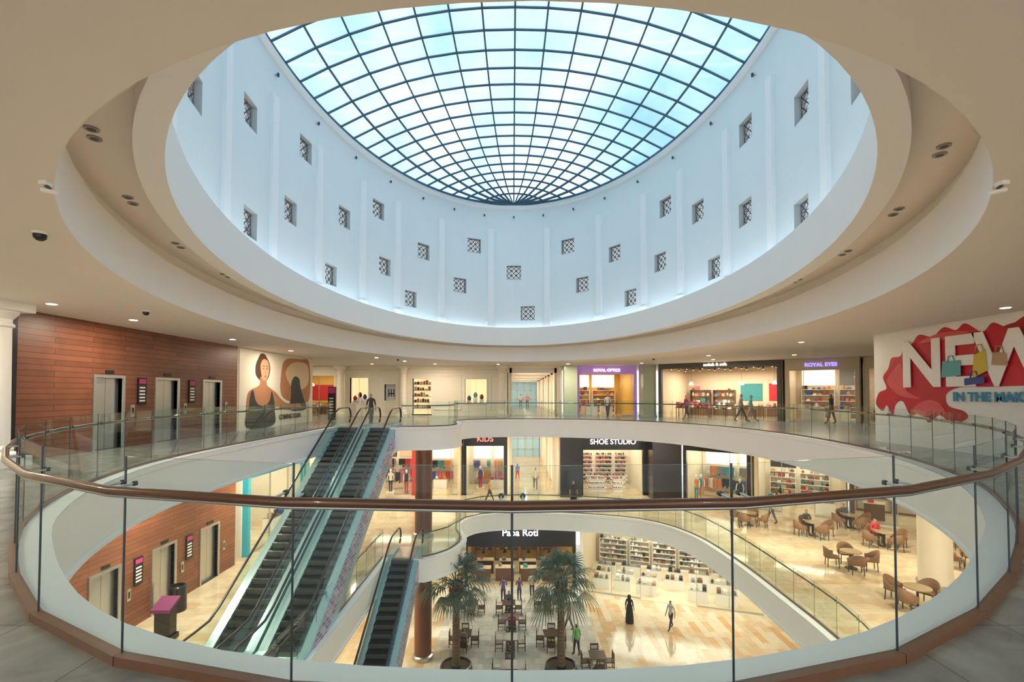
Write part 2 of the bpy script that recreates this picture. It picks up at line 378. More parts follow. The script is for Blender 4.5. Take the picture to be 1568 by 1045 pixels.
for x,y in [(-6.3,6.4),(-9.5,12.5),(8.5,29),(-7,29.6)]:
    b.cyl(x,y,CZ-.03,CZ,.09,.09,M_white,16); b.rev(x,y,[(.075,CZ-.03),(.07,CZ-.08),(.04,CZ-.11),(0,CZ-.12)],M_black,14)
b.build('ceiling_camera_domes')
b=MB()
for sx,x,y in [(1,-4.74,4.86),(-1,4.98,4.86)]:
    b.box(x-.04,x+.04,y-.04,y+.04,CZ-.04,CZ,M_white); b.tube([(x,y,CZ-.04),(x+sx*.04,y+.02,CZ-.08)],.015,M_dsteel); b.tube([(x-sx*.04,y,CZ-.08),(x+sx*.09,y+.04,CZ-.10)],.025,M_white,10)
b.build('ceiling_spotlights')
# ------------------------------------------------------------ walls
def wallholes(b,M,x0,x1,z0,z1,holes,m,th=.3):
    b.M=M; xs=sorted(set([x0,x1]+[h[0] for h in holes]+[h[1] for h in holes])); zs=sorted(set([z0,z1]+[h[2] for h in holes]+[h[3] for h in holes]))
    for xa,xb in zip(xs,xs[1:]):
        for za,zb in zip(zs,zs[1:]):
            cxm,czm=(xa+xb)/2,(za+zb)/2
            if not any(h[0]<cxm<h[1] and h[2]<czm<h[3] for h in holes): b.box(xa,xb,0,th,za,zb,m)
    b.M=None
ELV=[(14.5,15.5),(17.0,18.06),(19.6,20.7)]
H1=6+C1; H0=12.5+C0
for z0,z1 in ((0,CZ),(-6,C1),(-12.5,C0)):
    b=MB(); M=frame((-12.5,0,z0),(0,1))
    wallholes(b,M,12,22,0,z1-z0,[(a,c,0,2.2) for a,c in ELV],M_brick); b.build('wall_left')
    if z0>-10:
        for a,c in ELV:
            e=MB(); e.M=M; F=.09
            e.box(a-F,a,-.04,.3,0,2.2+F,M_steel); e.box(c,c+F,-.04,.3,0,2.2+F,M_steel); e.box(a,c,-.04,.3,2.2,2.2+F,M_steel)
            mid=(a+c)/2
            e.box(a,mid-.006,.12,.16,0,2.2,M_steel); e.box(mid+.006,c,.12,.16,0,2.2,M_steel)
            e.box(a,c,.16,.3,0,2.2,M_black); e.box(a,c,-.02,.12,0,.012,M_dsteel)
            e.box(c+.35,c+.5,-.03,0,.95,1.35,M_steel); e.box(c+.39,c+.46,-.035,-.03,1.05,1.25,M_black)
            e.box(a+.35,c-.35,-.03,-.0,2.34,2.44,M_black)
            e.M=None; e.build('elevator_door')
        s=MB(); s.M=M
        for y in (16.3,18.85):
            s.box(y-.18,y+.18,-.05,0,1.35,2.25,M_black); s.box(y-.15,y+.15,-.055,-.05,2.05,2.2,cm('sign_magenta',(.5,.03,.2)))
            for k in range(5): s.box(y-.13,y+.11,-.055,-.05,1.45+k*.11,1.50+k*.11,M_white)
        s.M=None; s.build('elevator_directory_sign')
b=MB()
wallholes(b,frame((-12.5,0,0),(0,1)),-8,12,0,CZ,[],M_cream); wallholes(b,frame((-12.5,0,0),(0,1)),22,30,0,CZ,[],M_cream)
wallholes(b,frame((-12.5,0,-6),(0,1)),-8,12,0,H1,[],M_cream)
wallholes(b,frame((-12.5,0,-12.5),(0,1)),-8,12,0,H0,[],M_cream); wallholes(b,frame((-12.5,0,-12.5),(0,1)),22,38,0,H0,[],M_cream)
b.box(-22,-12.5,30,30.3,0,CZ,M_cream); b.box(-22,-21.7,30,46,0,CZ,M_cream)
b.build('wall_left')
b=MB()
wallholes(b,frame((13.2,17.6,0),(0,-1)),0,25.6,0,CZ,[],M_white)
b.box(13.5,28,17.3,17.6,0,CZ,M_cream); b.box(24,24.3,17.6,30,0,CZ,M_cream)
b.box(26,26.3,-8,30,-6,C1,M_cream); b.box(26,26.3,-8,34,-12.5,C0,M_cream)
b.build('wall_right')
def column(x,y,z0,z1,r,m=M_white,name='classical_column'):
    b=MB()
    b.box(x-r*1.5,x+r*1.5,y-r*1.5,y+r*1.5,z0,z0+.22,m); b.rev(x,y,[(r*1.4,z0+.22),(r*1.4,z0+.3),(r*1.15,z0+.36),(r*1.2,z0+.42),(r,z0+.5),(r*.93,z1-.62),(r*.93,z1-.6),(r*1.08,z1-.57),(r*1.08,z1-.52),(r*.95,z1-.48),(r*.95,z1-.4),(r*1.3,z1-.25),(r*1.3,z1-.2)],m,28)
    b.box(x-r*1.5,x+r*1.5,y-r*1.5,y+r*1.5,z1-.2,z1,m); b.build(name)
column(-12.1,11.25,0,CZ,.33)
b=MB(); b.box(-12.5,-12.3,11.75,12.0,0,CZ,M_black); b.build('trim_dark_reveal')
for x in (-12.9,-8.2,-.75): column(x,36.4,0,CZ,.27,M_cream)
b=MB(); b.cyl(-4.8,26.4,-12.5,C1,.46,.46,M_colbrown,32); b.rev(-4.8,26.4,[(.55,-12.5),(.55,-12.3),(.46,-12.25)],M_steel); b.rev(-4.8,26.4,[(.55,-6.0),(.55,-5.8),(.46,-5.75)],M_steel); b.build('round_brown_column')
b=MB(); b.cyl(16.9,19.5,-6,C1,.55,.55,M_cream,32); b.rev(16.9,19.5,[(.62,-6),(.62,-5.8),(.55,-5.78)],M_steel); b.build('round_cream_column')
M_green=cm('pale_green_glass_cladding',(.48,.55,.40),.2)
b=MB(); b.box(3.9,4.9,36.2,36.95,0,CZ,M_green); b.box(3.85,4.95,36.15,36.95,0,.15,M_steel);b.build('clad_column')
b=MB(); b.box(9.6,10.55,35.4,36.6,0,CZ,M_green); b.box(9.55,10.58,35.35,36.6,0,.15,M_steel);b.build('clad_column')
W2=[(-12.4,-11.0,1.0,2.95),(-9.75,-8.9,1.2,2.45),(-7.6,-6.2,.15,2.9),(-3.6,-1.95,1.0,2.85)]
b=MB(); wallholes(b,frame((0,37,0),(1,0)),-13.4,-.3,0,CZ,W2,M_cream)
b.box(-13.4,-.3,36.93,37,3.35,3.5,M_cream); b.box(-13.4,-.3,36.9,37,3.6,CZ,M_cream); b.box(-13.4,-.3,36.95,37,0,.15,M_cream)
for a,c in ((-11,-9.9),(-6.1,-3.75),(-1.8,-1.2)):
    for x0,x1,z0,z1 in ((a+.15,c-.15,.5,.54),(a+.15,c-.15,3.1,3.14),(a+.15,a+.19,.5,3.14),(c-.19,c-.15,.5,3.14)): b.box(x0,x1,36.96,37,z0,z1,M_white)
b.box(-22,-18,37,37.3,0,CZ,M_cream)
b.build('wall_back')
for k,(a,c,z0,z1) in enumerate(W2):
    b=MB(); F=.07
    b.box(a,c,37.55,37.6,z0,z1,M_warm if k!=1 else M_white)
    b.box(a-F,a,36.95,37.6,z0-F,z1+F,M_white); b.box(c,c+F,36.95,37.6,z0-F,z1+F,M_white); b.box(a,c,36.95,37.6,z1,z1+F,M_white); b.box(a,c,36.95,37.6,z0-F,z0,M_white)
    if k==2:
        for i in range(1,6):
            zz=z0+i*(z1-z0)/6; b.box(a,c,37.1,37.55,zz-.015,zz+.015,M_black)
            x=a+.08
            while x<c-.2:
                w=random.uniform(.1,.22); b.box(x,x+w,37.2,37.4,zz+.015,zz+random.uniform(.12,.33),random.choice(GOODS[3:6])); x+=w+.06
    elif k==1:
        for i in range(3): b.box(a+.15+i*.2,a+.22+i*.2,37.52,37.55,z0+.3,z0+.9,M_black)
        b.box(a+.15,a+.6,37.51,37.55,z0+.5,z0+.58,M_black)
    else:
        b.box((a+c)/2-.01,(a+c)/2+.01,37.02,37.05,z0,z1,M_white)
        for i in range(3):
            x=a+.3+i*(c-a-.5)/2.4; hh=(.0,.25,.1)[i]; b.box(x-.16,x+.16,37.2,37.5,z0,z0+.2+hh,M_white)
            b.rev(x,37.35,[(.10,z0+.2+hh),(.16,z0+.35+hh),(.12,z0+.5+hh),(.03,z0+.6+hh)],GOODS[(k*2+i*3)%8],12)
    b.build('display_window')
# ------------------------------------------------------------ shops
M_dk=cm('shop_black_fascia',(.015,.015,.018),.2); M_rdk=cm('shop_red',(.50,.02,.03)); M_pink=cm('shop_lilac_fascia',(.38,.20,.48),emit=(.55,.28,.7),es=.2)
M_yel=cm('shop_yellow_wall',(.68,.42,.09)); M_grey=cm('shop_grey_ceiling',(.10,.10,.09)); M_beige=cm('shop_beige',(.70,.58,.42)); M_wal=cm('cafe_walnut',(.12,.06,.035),.35)
M_mann=cm('mannequin_white',(.85,.83,.8),.3)
def mannequin(b,x,y,z,top,bot,rnd):
    for s in (-1,1):
        b.tube([(x+s*.07,y,z),(x+s*.08,y,z+.45),(x+s*.08,y,z+.86)],[.04,.055,.085],bot,8)
        b.tube([(x+s*.17,y,z+1.40),(x+s*.24,y,z+1.12),(x+s*.21,y-.08,z+.84)],[.045,.036,.025],M_mann,6)
    b.rev(x,y,[(.02,z+.8),(.15,z+.86),(.12,z+1.05),(.16,z+1.28),(.15,z+1.42),(.05,z+1.47)],top,12)
    b.rev(x,y,[(.045,z+1.45),(.045,z+1.53),(.085,z+1.58),(.09,z+1.66),(.06,z+1.74),(0,z+1.76)],M_mann,10)
    b.cyl(x,y,z,z+.02,.2,.2,M_steel,14)
def garments(b,x0,x1,y,z,rnd,pal,h=(.6,.95),wd=.25):
    xx=x0+.04; m=rnd.choice(pal); left=rnd.randint(4,9)
    while xx<x1-.05:
        hh=rnd.uniform(*h)
        b.add([(xx,y-wd*.6,z-.08),(xx+.035,y-wd*.6,z-.08),(xx+.035,y+wd*.6,z-.08),(xx,y+wd*.6,z-.08),(xx,y-wd,z-hh),(xx+.05,y-wd,z-hh),(xx+.05,y+wd,z-hh),(xx,y+wd,z-hh)],[(0,1,2,3),(0,4,5,1),(1,5,6,2),(2,6,7,3),(3,7,4,0),(4,7,6,5)],m)
        xx+=rnd.uniform(.06,.09); left-=1
        if left<=0: m=rnd.choice(pal); left=rnd.randint(4,9)
def shop(name,p0,p1,z0,H,depth,sign=None,signc=(1,1,1),head=.75,hm=None,wm=None,seed=1,glass=True,light=150,fcol=None,lc=(1,.86,.66),signsize=.42,pal=None,door=.3,kind='clothes',cm_=None):
    rnd=random.Random(seed); pal=pal or GOODS
    e=empty(name,(0,0,0)); d=Vector((p1[0]-p0[0],p1[1]-p0[1])); L=d.length
    M=frame((p0[0],p0[1],z0),d); hm=hm or M_cream; wm=wm or M_cream
    b=MB(); b.M=M; H=H-.01
    b.box(0,L,0,.25,H-head,H,hm); b.box(0,.22,-.03,.3,0,H-head,hm); b.box(L-.22,L,-.03,.3,0,H-head,hm)
    b.box(0,L,depth,depth+.1,0,H,wm); b.box(-.05,.02,.25,depth,0,H,wm); b.box(L-.02,L+.05,.25,depth,0,H,wm)
    b.box(0,L,.25,depth,H-.12,H-.08,cm_ or M_white); b.box(0,L,.0,depth,.0,.012,fcol or M_floor1)
    g0,g1=.22,L-.22; dc=L*.5; dw=max(.9,L*door/2)
    if glass:
        for a,c in ((g0,dc-dw),(dc+dw,g1)):
            if c-a<.3: continue
            b.add([(a,.1,.1),(c,.1,.1),(c,.1,H-head),(a,.1,H-head)],[(0,1,2,3)],M_shopglass)
            b.box(a,c,.06,.14,0,.1,M_steel); nn=max(1,int((c-a)/1.5))
            for k in range(nn+1):
                x=a+(c-a)*k/nn; b.box(x-.015,x+.015,.06,.14,.1,H-head,M_steel)
    for ty in (1.0,2.6,4.2):
        if ty<depth-.5:
            b.box(.3,L-.3,ty-.02,ty+.02,H-.18,H-.15,M_dk)
            x=.6
            while x<L-.4: b.cyl(x,ty,H-.36,H-.18,.05,.04,M_dk,8); b.cyl(x,ty,H-.365,H-.36,.04,.04,M_lamp,8); x+=1.1
    b.build('storefront',e)
    b=MB(); b.M=M; HH=min(H-.3,3.4)
    def item(x,w,y0,y1,z,hmax):
        m=rnd.choice(pal); h=rnd.uniform(.1,hmax); k=rnd.random(); yc=(y0+y1)/2
        if k<.35: b.box(x,x+w,y0+.05,y1-.05,z,z+h,m)
        elif k<.7: b.rev(x+w/2,yc,[(w*.30,z),(w*.48,z+h*.4),(w*.22,z+h*.8),(w*.26,z+h)],m,8)
        else:
            b.box(x,x+w,y0+.08,y1-.08,z,z+h*.6,m); b.tube([(x+w*.2,yc,z+h*.55),(x+w*.35,yc,z+h),(x+w*.65,yc,z+h),(x+w*.8,yc,z+h*.55)],.012,m,4)
    def shelf(x0,x1,y0,y1,hs,hmax=.3,gap=.08,sm=M_white,fill=.85):
        b.box(x0,x1,y0,y1,0,.08,sm); b.box(x0,x0+.03,y0,y1,0,hs[-1],sm); b.box(x1-.03,x1,y0,y1,0,hs[-1],sm)
        for z in hs:
            b.box(x0,x1,y0,y1,z,z+.03,sm)
            x=x0+.08
            while x<x1-.3:
                w=rnd.uniform(.14,.34)
                if rnd.random()<fill: item(x,w,y0,y1,z+.03,hmax)
                x+=w+gap
    def shoes(x0,x1,y0,y1,hs,sm=M_white):
        for z in hs:
            b.box(x0,x1,y0,y1,z,z+.025,sm); x=x0+.06
            while x<x1-.12:
                m=rnd.choice(pal); w=.10; h=rnd.uniform(.10,.17); yc=(y0+y1)/2
                b.add([(x,yc-.13,z+.03),(x+w,yc-.13,z+.03),(x+w,yc+.13,z+.03),(x,yc+.13,z+.03),(x+.01,yc-.11,z+.06),(x+w-.01,yc-.11,z+.06),(x+w-.01,yc+.12,z+.03+h),(x+.01,yc+.12,z+.03+h)],[(4,5,6,7),(0,1,5,4),(1,2,6,5),(2,3,7,6),(3,0,4,7)],m); x+=rnd.choice((.12,.12,.2))
    def panel(x0,x1,z0_,z1_,m,y=None): y=depth-.03 if y is None else y; b.box(x0,x1,y,y+.02,z0_,z1_,m)
    x=.35
    while x<L-1.0:
        w=min(rnd.uniform(1.3,2.3),L-.35-x); y1=depth-.04; k=rnd.random()
        if kind=='clothes':
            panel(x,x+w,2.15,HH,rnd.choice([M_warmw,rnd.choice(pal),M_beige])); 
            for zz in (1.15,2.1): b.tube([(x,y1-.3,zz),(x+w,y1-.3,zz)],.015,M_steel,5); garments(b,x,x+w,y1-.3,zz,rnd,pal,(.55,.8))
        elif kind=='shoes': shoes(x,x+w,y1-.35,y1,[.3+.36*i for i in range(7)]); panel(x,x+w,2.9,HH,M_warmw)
        elif kind=='home':
            if k<.6: shelf(x,x+w,y1-.45,y1,[.5,1.0,1.5,2.0],.38,.08,M_wal if k<.3 else M_white,.85)
            else: panel(x+.1,x+w-.1,1.2,2.5,rnd.choice(pal),depth-.05); b.box(x,x+w,y1-.5,y1,0,.7,M_wal); item(x+.3,.3,y1-.5,y1,.7,.5)
        elif kind=='white':
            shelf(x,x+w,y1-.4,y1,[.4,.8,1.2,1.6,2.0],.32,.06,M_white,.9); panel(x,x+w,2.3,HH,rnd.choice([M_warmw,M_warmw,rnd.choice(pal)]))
        elif kind=='cafe':
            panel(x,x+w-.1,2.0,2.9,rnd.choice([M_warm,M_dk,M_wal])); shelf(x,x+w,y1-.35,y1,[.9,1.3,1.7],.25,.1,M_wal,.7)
        x+=w+.25
    ny=max(1,int((depth-1.6)/1.55))
    for iy in range(ny):
        x=.6+rnd.uniform(0,.3)
        while x<L-1.4:
            w=rnd.uniform(.9,1.5); y=.8+iy*1.55+rnd.uniform(0,.3)
            if abs(x+w/2-dc)<dw*.5 and iy==0: x+=w+.3; continue
            r=rnd.random()
            if kind=='clothes' and r<.55:
                b.tube([(x,y+.3,0),(x,y+.3,1.4),(x+w,y+.3,1.4),(x+w,y+.3,0)],.015,M_steel,6); garments(b,x,x+w,y+.3,1.4,rnd,pal)
            elif kind=='clothes' and r<.78 : mannequin(b,x+.3,y,.12,rnd.choice(pal),rnd.choice(pal),rnd); b.box(x,x+.6,y-.3,y+.3,0,.12,M_white); w=.6
            elif kind=='shoes': shoes(x,x+w,y,y+.4,[.35,.7,1.05]); b.box(x+.1,x+w-.1,y+.15,y+.25,0,1.05,M_white)
            elif kind=='cafe':
                b.box(x,x+w,y,y+.6,0,1.0,M_wal); b.box(x-.03,x+w+.03,y-.04,y+.64,1.0,1.05,M_beige); item(x+.2,.3,y,y+.6,1.05,.4)
                b.tube([(x+w/2,y+.3,H-.2),(x+w/2,y+.3,2.3)],.008,M_dk,4); b.rev(x+w/2,y+.3,[(.03,2.32),(.16,2.12),(.15,2.1)],M_dk,12); b.cyl(x+w/2,y+.3,2.09,2.11,.12,.12,M_warmw,10)
            elif kind=='home':
                b.box(x,x+w,y,y+.7,.68,.72,M_wal)
                for sx_ in (x+.05,x+w-.09):
                    for sy_ in (y+.05,y+.61): b.box(sx_,sx_+.04,sy_,sy_+.04,0,.68,M_wal)
                for q in range(3): item(x+.05+q*(w-.3)/2.2,.24,y+.05,y+.6,.72,.45)
                if rnd.random()<.3: b.tube([(x+w/2,y+.3,H-.2),(x+w/2,y+.3,2.6)],.008,M_dk,4); b.rev(x+w/2,y+.3,[(.05,2.62),(.18,2.42),(.17,2.38),(.1,2.36)],M_warmw,12)
            else:
                b.box(x,x+w,y,y+.6,0,.72,M_white); b.box(x,x+w,y,y+.6,.72,.76,M_steel)
                item(x+.1,.25,y,y+.6,.76,.35); item(x+.45,.25,y,y+.6,.76,.35); item(x+w-.3,.25,y,y+.6,.76,.35)
            x+=w+rnd.uniform(.35,.6)
    if glass and kind=='clothes':
        for xx in (g0+.55,g1-.55):
            if abs(xx-dc)>dw+.2: mannequin(b,xx,.6,.1,rnd.choice(pal),rnd.choice(pal),rnd)
        ww=dc-dw-g0
        if ww>1.2: panel(g0+.9,dc-dw-.05,.8,2.3,rnd.choice(pal),1.0)
    b.build('shop_fittings_and_goods',e)
    if sign:
        sm=cm('sign_'+name+'_%d'%seed,signc,emit=signc,es=1.2,var=.01)
        text('shop_sign',sign,signsize,M@Matrix.Translation((L/2,-.04,H-head*.68)),sm,e,align='CENTER',off=.008)
    c=M@Vector((L/2,depth/2+.2,H-.38)); l=lamp('shop_ceiling_light',c,light*L*depth/48,L*.7,lc,'RECTANGLE',depth*.5); l.rotation_euler.z=math.atan2(d.y,d.x); l.parent=e
    return e
G=GOODS
shop('gift_shop',(-18,37),(-13.4,37),0,CZ,5,seed=2,wm=M_yel,hm=M_cream,light=150,kind='home')
shop('optical_shop',(4.95,37),(9.55,37),0,CZ,6,'ROYAL OPTICS',(1,.9,1),head=.62,hm=M_pink,wm=M_yel,seed=3,light=170,signsize=.3,door=.5,kind='white')
shop('homeware_shop',(10.6,35.0),(16.8,30.2),0,CZ,6.5,'switch & sofa',(1,.97,.9),head=.35,hm=M_grey,wm=M_beige,seed=4,glass=False,light=400,signsize=.28,door=.1,kind='home',cm_=M_grey,pal=[G[7],G[2],G[2],G[5],G[1],G[4],G[0]])
shop('cosmetics_shop',(17.0,30.1),(20.0,27.8),0,CZ,5,'ROYAL EYES',(.3,.25,.9),head=.7,hm=M_beige,wm=M_beige,seed=5,light=160,signsize=.3,kind='white')
shop('furnishing_shop',(20.2,27.7),(23.6,25.1),0,CZ,5,'MARINA',(1,1,1),head=.7,hm=M_beige,wm=M_beige,seed=6,light=160,signsize=.4,kind='home')
shop('fashion_shop',(-12.3,37),(-7.4,37),-6,H1,6,'SALE',(1,.9,.85),head=1.2,hm=M_rdk,seed=11,light=210,pal=[G[0],G[7],G[2],G[3]])
shop('accessories_shop',(-7.2,37),(-3.9,37),-6,H1,5,'LACE',(1,1,1),head=1.3,hm=M_beige,seed=12,light=210)
shop('childrens_shop',(-3.7,37),(-.4,37),-6,H1,5,'KIDS',(1,.2,.15),head=1.1,hm=M_dk,seed=13,light=230,pal=[G[0],G[1],G[6],G[7],G[8],G[2]],signsize=.6,door=.1)
shop('shoe_shop',(5.2,37),(10.2,37),-6,H1,5,'SHOE STUDIO',(1,1,1),head=1.4,hm=M_dk,seed=14,light=230,signsize=.55,glass=False,kind='shoes',pal=[G[0],G[3],G[4],G[3],G[7],G[9],G[3]])
shop('sports_shop',(12.4,35.2),(16.0,32.6),-6,H1,5,'SPORT',(1,1,1),head=1.2,hm=M_dk,seed=15,light=210,pal=[G[1],G[8],G[3],G[2],G[6],G[9]])
shop('bag_shop',(16.2,32.5),(20.3,29.6),-6,H1,5,'BAGS',(.9,.1,.2),head=1.2,hm=M_beige,seed=16,light=210,pal=[G[5],G[2],G[3],G[4],G[1],G[0]],kind='white')
shop('coffee_counter',(20.5,29.5),(25.8,25.8),-6,H1,4,'CAFE',(1,.8,.5),head=1.2,hm=cm('dark_walnut',(.1,.05,.03)),seed=17,light=160,kind='cafe')
b=MB(); b.box(3.6,5.2,36.3,37.3,-6,C1,M_dk); b.box(10.2,12.3,35.2,37.3,-6,C1,M_dk); b.build('wall_black_piers')
b=MB(); b.box(-13,-12.5,30,37.3,-6,C1,M_cream); b.build('wall_left')
shop('toy_shop',(-12.5,23),(-12.5,29.6),-6,H1,5,'TOYS',(1,1,1),head=1.2,hm=cm('shop_cyan',(.04,.38,.5)),seed=18,light=210,kind='white')
shop('bakery_cafe',(-3.5,36),(4.7,36),-12.5,H0,6,'Papa Roti',(1,1,1),head=2.5,hm=M_dk,wm=M_yel,seed=21,glass=False,light=130,signsize=.7,kind='cafe',cm_=M_grey)
shop('department_store',(4.9,35.2),(16.3,31.2),-12.5,H0,7,'',(1,1,1),head=1.0,hm=M_white,wm=M_beige,seed=22,light=190,lc=(1,.9,.74),pal=[G[2],G[2],G[5],G[9],G[9],G[4],G[3]],fcol=M_beige,kind='white')
shop('phone_shop',(-12,36.6),(-3.7,36.6),-12.5,H0,5,'mobile',(1,1,1),head=1.3,hm=M_yel,seed=23,light=170,kind='white')
b=MB(); b.box(16.4,26,31,31.3,-12.5,C0,M_cream); b.build('wall_back')
for z0,H,fl in ((0,CZ,M_floor2),(-6,H1,M_floor1)):
    b=MB(); X0,X1=-.2,(3.7 if z0==0 else 3.5)
    b.box(X0-.15,X0,37,78,z0,z0+H,M_cream); b.box(X1,X1+.15,37.3,78,z0,z0+H,M_cream)
    b.box(X0,X1,46,78,z0-.05,z0,fl); b.box(X0,X1,46,78,z0+H,z0+H+.05,M_ceil)
    for y in range(40,76,4):
        b.box(X0,X0+.18,y,y+.4,z0,z0+H,M_white); b.box(X1-.18,X1,y,y+.4,z0,z0+H,M_white)
        b.box(X0+.01,X0+.03,y+.7,y+3.3,z0+.3,z0+2.8,M_warmw); b.box(X1-.03,X1-.01,y+.7,y+3.3,z0+.3,z0+2.8,M_warm)
        b.box(X0,X1,y,y+.4,z0+H-.4,z0+H,M_white)
        if y%8==0: lamp('corridor_lamp',((X0+X1)/2,y+2,z0+H-.05),60,.3)
    b.build('wall_corridor')
    b=MB(); ym=72 if z0==0 else 60
    b.add([(X0,ym,z0),(X1,ym,z0),(X1,ym,z0+H),(X0,ym,z0+H)],[(0,1,2,3)],cm('blue_window_glass',(.25,.45,.5),.1,emit=(.45,.65,.7),es=.25))
    for k in range(5):
        x=X0+(X1-X0)*k/4; b.box(x-.05,x+.05,ym-.1,ym,z0,z0+H,M_steel)
    for zz in (.9,2.2,3.2): b.box(X0,X1,ym-.1,ym,z0+zz,z0+zz+.08,M_steel)
    b.build('window_end_glazing')
# ------------------------------------------------------------ escalators
def escalator(xc,w,yt,zt,zb,ad=False):
    run=(zt-zb)/math.tan(math.radians(30)); yb=yt-run; e=empty('escalator',(0,0,0))
    b=MB(); hw=w/2; ci=.5
    def body(x0,x1,dz,m): b.prismx([(yt+1.3,zt+dz),(yt+.1,zt+dz),(yb-.1,zb+dz),(yb-1.3,zb+dz),(yb-1.3,zb-.35),(yb+.2,zb-.38),(yb+1.5,zb-.28),(yt-.4,zt-1.3),(yt+1.3,zt-1.3)],x0,x1,m)
    body(xc-ci,xc+ci,-.30,M_dsteel)
    M_deck=cm('escalator_deck_steel',(.42,.58,.62),.3,metal=.4)
    body(xc-hw,xc-ci,.1,M_deck); body(xc+ci,xc+hw,.1,M_deck)
    if ad: b.prismx([(yt,zt+.08),(yb,zb+.08),(yb+.9,zb-.2),(yt-.2,zt-.9)],xc+hw,xc+hw+.01,M_ad)
    b.box(xc-ci,xc+ci,yt,yt+1.6,zt-.1,zt+.012,M_steel); b.box(xc-ci,xc+ci,yb-1.6,yb,zb-.1,zb+.012,M_steel)
    b.build('truss_and_decks',e)
    b=MB(); N=int(round((zt-zb)/.2)); r=run/N
    for k in range(N):
        z=zb+(k+1)*(zt-zb)/N; y=yb+k*r
        b.box(xc-ci+.01,xc+ci-.01,y,y+r+.03,z-.26,z-.02,M_step)
        b.box(xc-ci+.01,xc+ci-.01,y-.004,y,z-.20,z-.03,cm('escalator_riser_grey',(.09,.11,.11),.4,metal=.5))
    b.build('steps',e)
    for s in (-1,1):
        x=xc+s*(ci+.07); b=MB(); g=[(yb-1.5,zb),(yb-.2,zb),(yt+.2,zt),(yt+1.5,zt)]
        for (y0,z0),(y1,z1) in zip(g,g[1:]):
            b.add([(x,y0,z0+.1),(x,y1,z1+.1),(x,y1,z1+.92),(x,y0,z0+.92)],[(0,1,2,3)],M_glass)
        for (yc,zc,sg) in ((yb-1.5,zb,-1),(yt+1.5,zt,1)):
            pts=[(x,yc+sg*.4*math.cos(t),zc+.52+.4*math.sin(t)) for t in [math.radians(a) for a in range(-90,91,15)]]
            b.add(pts,[tuple(range(len(pts)))],M_glass)
        b.build('balustrade_glass',e)
        b=MB(); pts=[]
        for a in range(-60,91,15): t=math.radians(a); pts.append((x,yb-1.5-.43*math.cos(t),zb+.53+.43*math.sin(t)))
        pts+=[(x,yb-.6,zb+.96),(x,yb-.1,zb+.98),(x,yb+.4,zb+1.19)]
        pts+=[(x,yt-.4,zt+.76),(x,yt+.1,zt+.95),(x,yt+.6,zt+.96)]
        for a in range(90,-61,-15): t=math.radians(a); pts.append((x,yt+1.5+.43*math.cos(t),zt+.53+.43*math.sin(t)))
        b.tube(pts,.045,M_rubber,8,ry=.03); b.build('handrail',e)
escalator(-8.4,1.55,25.0,0,-6); escalator(-6.75,1.55,25.0,0,-6,True)
escalator(-5.12,1.5,23.0,-6,-12.5,True)
# ------------------------------------------------------------ posters
def P2d(b,pts,off,m):
    n=len(pts); r=delaunay_2d_cdt([Vector((p[0],p[1])) for p in pts],[],[list(range(n))],1,1e-5)
    b.add([(v.x,-off,v.y) for v in r[0]],[tuple(f) for f in r[2]],m)
def oval(cx,cz,rx,rz,n=24): return [(cx+rx*math.cos(2*math.pi*k/n),cz+rz*math.sin(2*math.pi*k/n)) for k in range(n)]
def S(pts,sub=5): return [(p.x,p.y) for p in catmull(pts,sub,True)]
b=MB(); b.M=frame((-12.5,0,0),(0,1))
m_pb=cm('poster_cream',(.88,.80,.68),.4,var=.10,scale=.6); m_sk=cm('poster_skin',(.45,.20,.10),.4,var=.25,scale=1.2); m_sk2=cm('poster_skin_light',(.60,.31,.17),.4,var=.15,scale=1.5); m_hr=cm('poster_hair',(.07,.028,.015)); m_tp=cm('poster_top',(.03,.035,.04)); m_tan=cm('poster_tan',(.50,.20,.08),.4,var=.3,scale=1)
b.box(22.1,29.8,-.03,0,.0,CZ-.03,m_pb)
P2d(b,S([(26.2,1.6),(26.1,2.8),(26.6,3.6),(28.5,3.75),(29.7,3.6),(29.75,1.4),(28,1.2)]),.033,m_tan)
P2d(b,S([(26.6,2.9),(27.6,3.5),(29.4,3.45),(29.5,2.3),(28,1.9),(27.2,2.2)]),.035,cm('poster_pale',(.78,.58,.38)))
P2d(b,S([(27.3,2.3),(27.7,2.7),(28.3,2.6),(28.5,2.1),(28.9,1.5),(29.3,.8),(27.2,.8),(27.3,1.6)]),.037,m_tp)
P2d(b,S([(23.55,2.6),(23.5,3.1),(23.75,3.5),(24.0,3.72),(24.35,3.7),(24.55,3.55),(24.8,3.3),(24.9,2.95),(24.7,2.5),(24.2,2.3)]),.037,m_hr)
P2d(b,S([(23.95,2.55),(24.5,2.5),(24.6,2.15),(25.1,1.95),(25.6,1.75),(26.0,1.5),(26.6,1.25),(27.5,1.15),(28.4,1.15),(28.5,.9),(27.2,.8),(26.2,.9),(25.6,1.05),(25.3,.6),(25.2,.1),(22.8,.1),(22.7,.9),(22.75,1.5),(22.95,1.85),(23.6,2.05),(23.9,2.2)]),.04,m_sk)
P2d(b,S([(23.95,2.9),(23.95,3.2),(24.2,3.45),(24.6,3.4),(24.78,3.1),(24.75,2.75),(24.6,2.5),(24.35,2.38),(24.1,2.5)]),.045,m_sk2)
P2d(b,S([(22.8,.1),(25.3,.1),(25.4,.9),(25.3,1.45),(25.05,1.85),(24.9,1.4),(24.5,1.15),(23.9,1.15),(23.5,1.4),(23.3,1.85),(23.1,1.8),(22.95,1.2)]),.05,m_tp)
